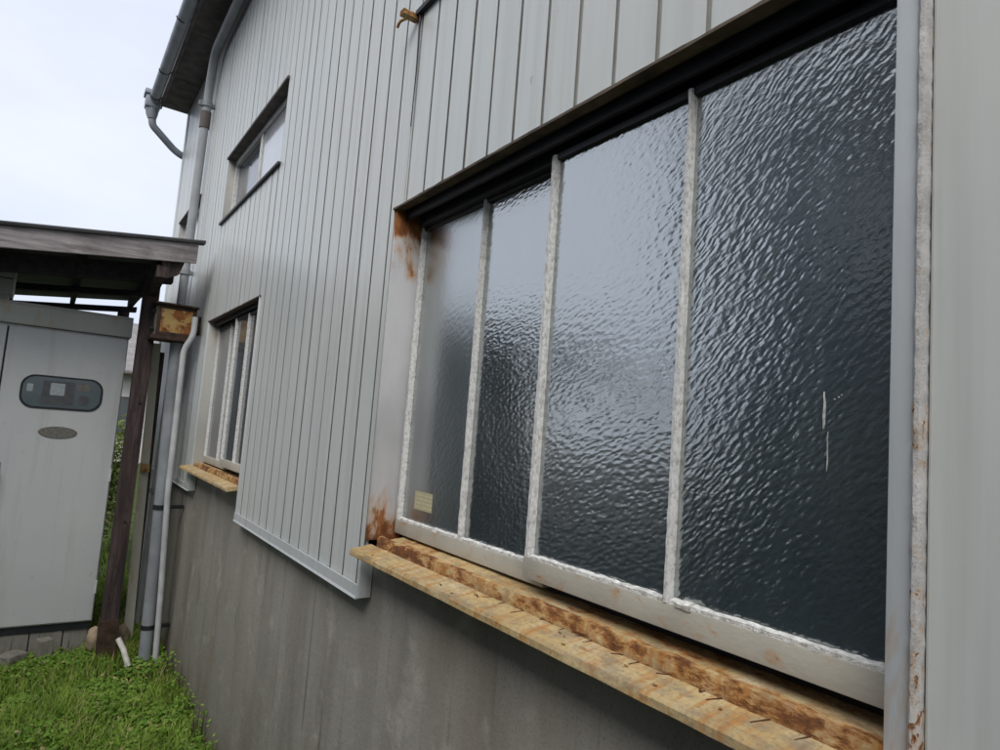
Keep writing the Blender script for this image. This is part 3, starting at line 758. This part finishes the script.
#box('panel_seam', (0.684, 5.1515, 2.315), (0.688, 5.1533, 2.475), M_BOXDARK, jb, 0)
mk('lid', *fixn(*prism([(5.12, 2.506), (5.12, 2.518), (5.37, 2.545), (5.37, 2.506)], 0, 0.545, 0.825)), M_BOXDARK, jb)
box('bottom_tray', (0.535, 5.14, 2.255), (0.80, 5.36, 2.282), M_BOXDARK, jb, 0.003)
box('wall_bracket', (0.8125, 5.20, 2.33), (0.859, 5.32, 2.46), M_BOXDARK, jb, 0.002)
for z in (2.46, 2.33): mk('cable_gland', *tube([(0.562, 5.25, z), (0.535, 5.25, z)], 0.016, 8), M_STRAP, jb, True, sharp=40)

duct = tag(mk('cable_duct', *tube([(0.722, 5.27, 2.25), (0.735, 5.26, 1.5), (0.752, 5.25, 0.6), (0.762, 5.25, -0.03)], 0.043, 16), M_PIPE2, None, True, sharp=50),
           'wide grey cable duct rising from the grass to the junction box', 'duct')
for z, xx in ((1.06, 0.744), (0.22, 0.759)):
    mk('strap', *join(tube([(xx, 5.253, z-0.016), (xx, 5.253, z+0.016)], 0.048, 16), boxg((xx+0.04, 5.235, z-0.012), (0.898, 5.265, z+0.012), 0.002)), M_STRAP, duct, True, sharp=40)
cond = tag(mk('thin_conduit', *tube(bend([(0.80, 5.10, 2.44), (0.80, 5.10, 2.30), (0.752, 5.12, 2.20), (0.765, 5.14, 1.2), (0.802, 5.17, 0.5), (0.822, 5.18, -0.02)], 0.06), 0.020, 12), simple('pale_conduit_plastic', (0.52, 0.54, 0.55), 0.45, 0.15, 10), None, True, sharp=50),
           'thin pale grey conduit curving down from the junction box', 'conduit')
for z in (1.85, 0.75):
    pass
plank = tag(mk('timber_batten', *fixn(*join(prism([(0.655, 0.0), (0.715, 0.0), (0.660, 2.26), (0.606, 2.26)], 1, 5.60, 5.64))), M_PLANK),
            'cream painted batten leaning upright behind the cable duct', 'batten')
mk('rusty_fitting', *tube([(0.655, 5.585, 1.28), (0.66, 5.585, 1.34)], [0.035, 0.028], 8), M_OCHRE, plank, True, sharp=40)
pl2 = tag(mk('dark_board', *fixn(*prism([(0.672, 0.0), (0.722, 0.0), (0.700, 2.20), (0.655, 2.20)], 1, 5.66, 5.70)), M_POST),
          'dark brown board standing behind the cream batten', 'board')

# ------------------------------------------------------------------ rubble in the grass
def lump(name, c, s, mat, label, cat, seed, rough=0.22, group=None, boxy=False, yaw=0.3):
    bm = bmesh.new()
    if boxy:
        bmesh.ops.create_cube(bm, size=1.4); bmesh.ops.bevel(bm, geom=bm.edges[:], offset=0.06, segments=1, affect='EDGES')
        bmesh.ops.subdivide_edges(bm, edges=bm.edges[:], cuts=2, use_grid_fill=True)
    else: bmesh.ops.create_icosphere(bm, subdivisions=3, radius=1)
    cy, sy = math.cos(yaw), math.sin(yaw)
    for v in bm.verts:
        w = mnoise.noise_vector(v.co*1.4+Vector((seed, seed*2, 0)))*rough + mnoise.noise_vector(v.co*4+Vector((seed, 0, 0)))*rough*0.3
        q = v.co+w; q = Vector((q.x*s[0], q.y*s[1], q.z*s[2])); v.co = Vector((q.x*cy-q.y*sy, q.x*sy+q.y*cy, q.z))+Vector(c)
    g = from_bm(bm); bm.free()
    return tag(mk(name, *g, mat, None, not boxy), label, cat, group)
M_TANSTONE = simple('tan_stone', (0.36, 0.28, 0.19), 0.9, 0.35, 14, 0.6)
lump('concrete_block', (0.165, 5.43, 0.075), (0.055, 0.07, 0.11), M_BLOCK, 'upright broken concrete block in the grass before the cabinet', 'block', 1.0, 0.10, None, True)
lump('concrete_slab', (-0.01, 5.42, 0.035), (0.10, 0.08, 0.06), M_BLOCK, 'flat broken concrete slab in the grass before the cabinet', 'slab', 5.0, 0.12, None, True, 0.8)
lump('stone', (0.455, 5.47, 0.10), (0.05, 0.06, 0.085), M_TANSTONE, 'tan stone wedged between the shelter post and cabinet base', 'stone', 8.0)
lump('stone', (0.625, 5.52, 0.08), (0.06, 0.06, 0.09), M_TANSTONE, 'tan stone between the shelter post and the cable duct', 'stone', 9.4)
off = tag(mk('pipe_offcut', *tube([(0.655, 5.16, -0.01), (0.62, 5.22, 0.09), (0.585, 5.27, 0.15)], 0.019, 10), simple('dirty_white_plastic', (0.62, 0.60, 0.55), 0.5), None, True, sharp=50),
          'short dirty white pipe offcut lying against the shelter post', 'pipe')

# ------------------------------------------------------------------ vegetation
def leaf_mat(name, a, b, c, trans=0.25, dead=0.05):
    t = NT(name)
    col = t.ramp(t.noise(9, 3), [(0.3, a), (0.5, b), (0.72, c)])
    fine = t.n('ShaderNodeNewGeometry')
    col = t.mix(t.math('MULTIPLY', fine.outputs['Random Per Island'], 0.55), col, c)
    col = t.mix(t.math('GREATER_THAN', t.math('FRACT', t.math('MULTIPLY', fine.outputs['Random Per Island'], 37.0)), 1.0-dead), col, (0.46, 0.40, 0.19))
    t.set(col, 0.55, 0.3)
    tr = t.n('ShaderNodeBsdfTranslucent'); t.link(col, tr.inputs['Color'])
    ms = t.n('ShaderNodeMixShader'); ms.inputs[0].default_value = trans
    out = t.t.nodes['Material Output']
    t.link(t.p.outputs[0], ms.inputs[1]); t.link(tr.outputs[0], ms.inputs[2]); t.link(ms.outputs[0], out.inputs['Surface'])
    return t.m
M_GRASS = leaf_mat('grass_blades', (0.08, 0.16, 0.018), (0.18, 0.31, 0.035), (0.36, 0.46, 0.09), 0.25, 0.09)
M_LEAF = leaf_mat('weed_leaves', (0.07, 0.17, 0.02), (0.15, 0.31, 0.035), (0.30, 0.44, 0.08))
M_HEDGE = leaf_mat('hedge_leaves', (0.08, 0.14, 0.028), (0.18, 0.26, 0.05), (0.34, 0.40, 0.11))
M_TREE = leaf_mat('tree_leaves', (0.02, 0.045, 0.014), (0.045, 0.085, 0.02), (0.09, 0.13, 0.035))

def gz(x, y): return 0.03*mnoise.noise(Vector((x*1.3, y*1.3, 0)))-0.03
def blocked(x, y):
    if x > 0.895 and -3.3 < y < 7.5: return True
    if XL < x < XR and CY < y < 6.75: return True
    return False
def blades(n, xr, yr, hmin, hmax, wid):
    V, F = [], []; k = 0
    while k < n:
        x = random.uniform(*xr); y = random.uniform(*yr)
        dens = 0.5+0.9*mnoise.noise(Vector((x*2.4, y*2.4, 3)))
        if random.random() > 0.35+dens or blocked(x, y): continue
        if x < -0.6 and random.random() < (-0.6-x)/1.0+0.25*mnoise.noise(Vector((x*4, y*4, 1))): continue
        k += 1
        h = random.uniform(hmin, hmax)*(0.65+0.7*max(0, dens)); a = random.uniform(0, 6.283); ln = random.uniform(0.2, 1.0)*h
        w = wid*random.uniform(0.6, 1.3); z = gz(x, y)-0.005
        if x > 0.82: ln *= 0.3
        dx, dy = math.cos(a), math.sin(a); px, py = -dy*w, dx*w; i = len(V)
        V += [(x-px, y-py, z), (x+px, y+py, z), (x+dx*ln*0.35-px*.8, y+dy*ln*0.35-py*.8, z+h*0.6), (x+dx*ln*0.35+px*.8, y+dy*ln*0.35+py*.8, z+h*0.6), (x+dx*ln, y+dy*ln, z+h*0.92)]
        F += [[i, i+1, i+3, i+2], [i+2, i+3, i+4]]
    return V, F
def leaves(pts, smin, smax, tilt=0.8):
    V, F = [], []
    for (x, y, z) in pts:
        s = random.uniform(smin, smax); a = random.uniform(0, 6.283); t1 = random.uniform(-tilt, tilt)
        u = Vector((math.cos(a), math.sin(a), math.sin(t1)*0.7)).normalized(); n_ = Vector((random.gauss(0, .5), random.gauss(0, .5), 1)).normalized()
        v = n_.cross(u).normalized(); p = Vector((x, y, z)); i = len(V); b = u.cross(v)*s*0.18
        V += [tuple(p), tuple(p+u*s*0.45+v*s*0.36-b), tuple(p+u*s), tuple(p+u*s*0.45-v*s*0.36-b), tuple(p+u*s*0.5+b)]
        F += [[i, i+1, i+4], [i+1, i+2, i+4], [i+2, i+3, i+4], [i+3, i, i+4]]
    return V, F
gv, gf = join(blades(26000, (-1.7, 0.895), (3.0, 6.2), 0.04, 0.13, 0.0028), blades(5000, (-1.5, 0.9), (6.0, 10), 0.06, 0.22, 0.005), blades(9000, (-1.6, 0.9), (-2, 3.1), 0.04, 0.12, 0.004))
g = mk('grass', gv, gf, M_GRASS, None, False, 'stuff'); g['label'] = 'bright green grass growing between the wall and the cabinet'; g['category'] = 'grass'
pts = []
while len(pts) < 17000:
    x = random.uniform(-1.4, 0.89); y = random.uniform(3.3, 6.0)
    if blocked(x, y) or (x < -0.6 and random.random() < (-0.6-x)/0.8): continue
    d_ = mnoise.noise(Vector((x*3.1, y*3.1, 9)))
    if random.random() < 0.45+d_: pts.append((x, y, gz(x, y)+random.uniform(0.01, 0.055+0.06*max(0, d_))))
w_ = mk('ground_weeds', *leaves(pts, 0.015, 0.046), M_LEAF, None, False, 'stuff'); w_['label'] = 'low clover like weeds mixed into the grass'; w_['category'] = 'weeds'

def shrub(name, c, size, n, ls, mat, label, nstem, group=None, cat='shrub'):
    root = empty(name, (c[0], c[1], c[2]), label, cat, group)
    P = []; S = []
    for k in range(nstem):
        a = random.uniform(0, 6.283); r = random.uniform(0.1, 0.75)
        tip = Vector((c[0]+math.cos(a)*r*size[0], c[1]+math.sin(a)*r*size[1], c[2]+size[2]*random.uniform(0.6, 1)))
        b = Vector((c[0]+math.cos(a)*r*size[0]*0.3, c[1]+math.sin(a)*r*size[1]*0.3, c[2]-0.03))
        mid = b.lerp(tip, 0.5)+Vector((random.uniform(-.1, .1)*size[0], random.uniform(-.1, .1)*size[1], 0))
        S.append(tube([b, mid, tip], [ls*0.16, ls*0.11, ls*0.04], 5))
        for q in range(n//nstem):
            t_ = random.uniform(0.12, 1.0)**0.8
            p = b.lerp(mid, t_*2) if t_ < .5 else mid.lerp(tip, t_*2-1)
            sp = ls*2.2*(1.2-t_*0.6)
            P.append((p.x+random.gauss(0, sp), p.y+random.gauss(0, sp), max(c[2], p.z+random.gauss(0, sp))))
    mk('stem', *join(*S), M_POST, root, True)
    mk('foliage', *leaves(P, ls*0.7, ls*1.5, 1.2), mat, root)
    return root
shrub('wild_shrub', (0.60, 9.4, -0.03), (0.50, 0.5, 1.7), 3200, 0.055, M_HEDGE, 'loose yellow green shrub seen between shelter post and leaning batten', 15)
shrub('wild_shrub', (-0.6, 10.6, -0.03), (0.9, 0.6, 1.5), 3000, 0.06, M_HEDGE, 'broad low shrub farther behind the cabinet', 16)
WEED_L = ['weed tuft at the concrete wall foot, farthest from the cable duct', 'weed tuft at the concrete wall foot, fourth from the cable duct', 'weed tuft at the concrete wall foot, third from the cable duct', 'weed tuft at the concrete wall foot, second from the cable duct', 'weed tuft at the concrete wall foot, right beside the cable duct']
# weeds rooted at the foot of the concrete wall
for k, y in enumerate((3.55, 3.85, 4.2, 4.55, 4.95)):
    shrub('wall_weed', (0.862, y, -0.03), (0.05, 0.09, 0.15+0.06*random.random()), 60, 0.022, M_LEAF, WEED_L[k], 5, 'weeds along the wall foot', 'weed')

# ------------------------------------------------------------------ beyond the yard
M_HWALL = simple('far_house_plaster', (0.58, 0.55, 0.53), 0.85, 0.12, 3, 0.2)
M_HROOF = simple('far_house_tiles', (0.24, 0.225, 0.22), 0.7, 0.3, 6, 0.3)
M_HTRIM = simple('far_house_trim', (0.10, 0.085, 0.08), 0.6, 0.3, 8)
def house(name, x0, x1, y0, y1, h, ridge, label, wall, roofm):
    root = empty(name, ((x0+x1)/2, (y0+y1)/2, -0.03), label, 'house')
    box('wall', (x0, y0, -0.2), (x1, y1, h), wall, root, 0.01)
    ym = (y0+y1)/2; o = 0.5
    rfm = mk('roof', *fixn(*prism([(y0-o, h-0.12), (y0-o, h+0.02), (ym, ridge), (y1+o, h+0.02), (y1+o, h-0.12), (ym, ridge-0.16)], 0, x0-o, x1+o)), roofm, root)
    mk('gutter', *tube([(x0-o, y0-o-0.06, h-0.06), (x1+o, y0-o-0.06, h-0.06)], 0.06, 8), M_HTRIM, rfm, True, sharp=40)
    x = x0+0.8
    while x < x1-1.6:
        for z in ([0.9] if h < 4 else [0.9, 3.5]):
            w = box('window', (x, y0-0.06, z), (x+1.3, y0-0.003, z+1.2), M_HTRIM, root, 0.01)
            for q in (0, 1): box('pane', (x+0.06+q*0.6, y0-0.075, z+0.07), (x+0.62+q*0.6, y0-0.062, z+1.13), M_PLAIN, w, 0)
        x += 2.6
    return root
house('far_house', 0.2, 9.5, 24, 31, 2.9, 4.9, 'low pale house with grey tiled roof behind the shrubs', M_HWALL, M_HROOF)
house('far_house', -20, -7, 27, 35, 5.2, 7.2, 'two storey pale house beyond the shelter', M_HWALL, M_ROOF)
# neighbour across the yard, mirrored in the obscure glass
M_NEIGH = simple('neighbour_dark_boarding', (0.10, 0.115, 0.13), 0.8, 0.25, 4, 0.3)
nb = empty('neighbour_building', (-8.5, -2.0, -0.03), 'dark boarded two storey building across the yard, mirrored in the near pane', 'building')
box('wall', (-12, -9, -0.2), (-4.4, 4.9, 5.7), M_NEIGH, nb, 0.01)
nr = mk('roof', *fixn(*prism([(-12.6, 5.65), (-12.6, 5.78), (-8.2, 8.2), (-3.85, 5.78), (-3.85, 5.65), (-8.2, 8.05)], 1, -9.5, 5.4)), M_ROOF, nb)
mk('gutter', *tube([(-3.79, -9.4, 5.7), (-3.79, 5.3, 5.7)], 0.06, 8), M_HTRIM, nr, True, sharp=40)
for y in (-7, -4, -1, 2):
    for z in (0.95, 3.3):
        w = box('window', (-4.397, y, z), (-4.34, y+1.5, z+1.2), M_HTRIM, nb, 0.01)
        for q in (0, 1): box('pane', (-4.338, y+0.06+q*0.7, z+0.07), (-4.325, y+0.72+q*0.7, z+1.13), M_PLAIN, w, 0)
for k, yb in enumerate(np.arange(-9, 4.6, 0.45)):
    box('cover_strip', (-4.398, yb+0.0, 0.0), (-4.37, yb+0.05, 5.6), M_NEIGH, nb, 0.004)
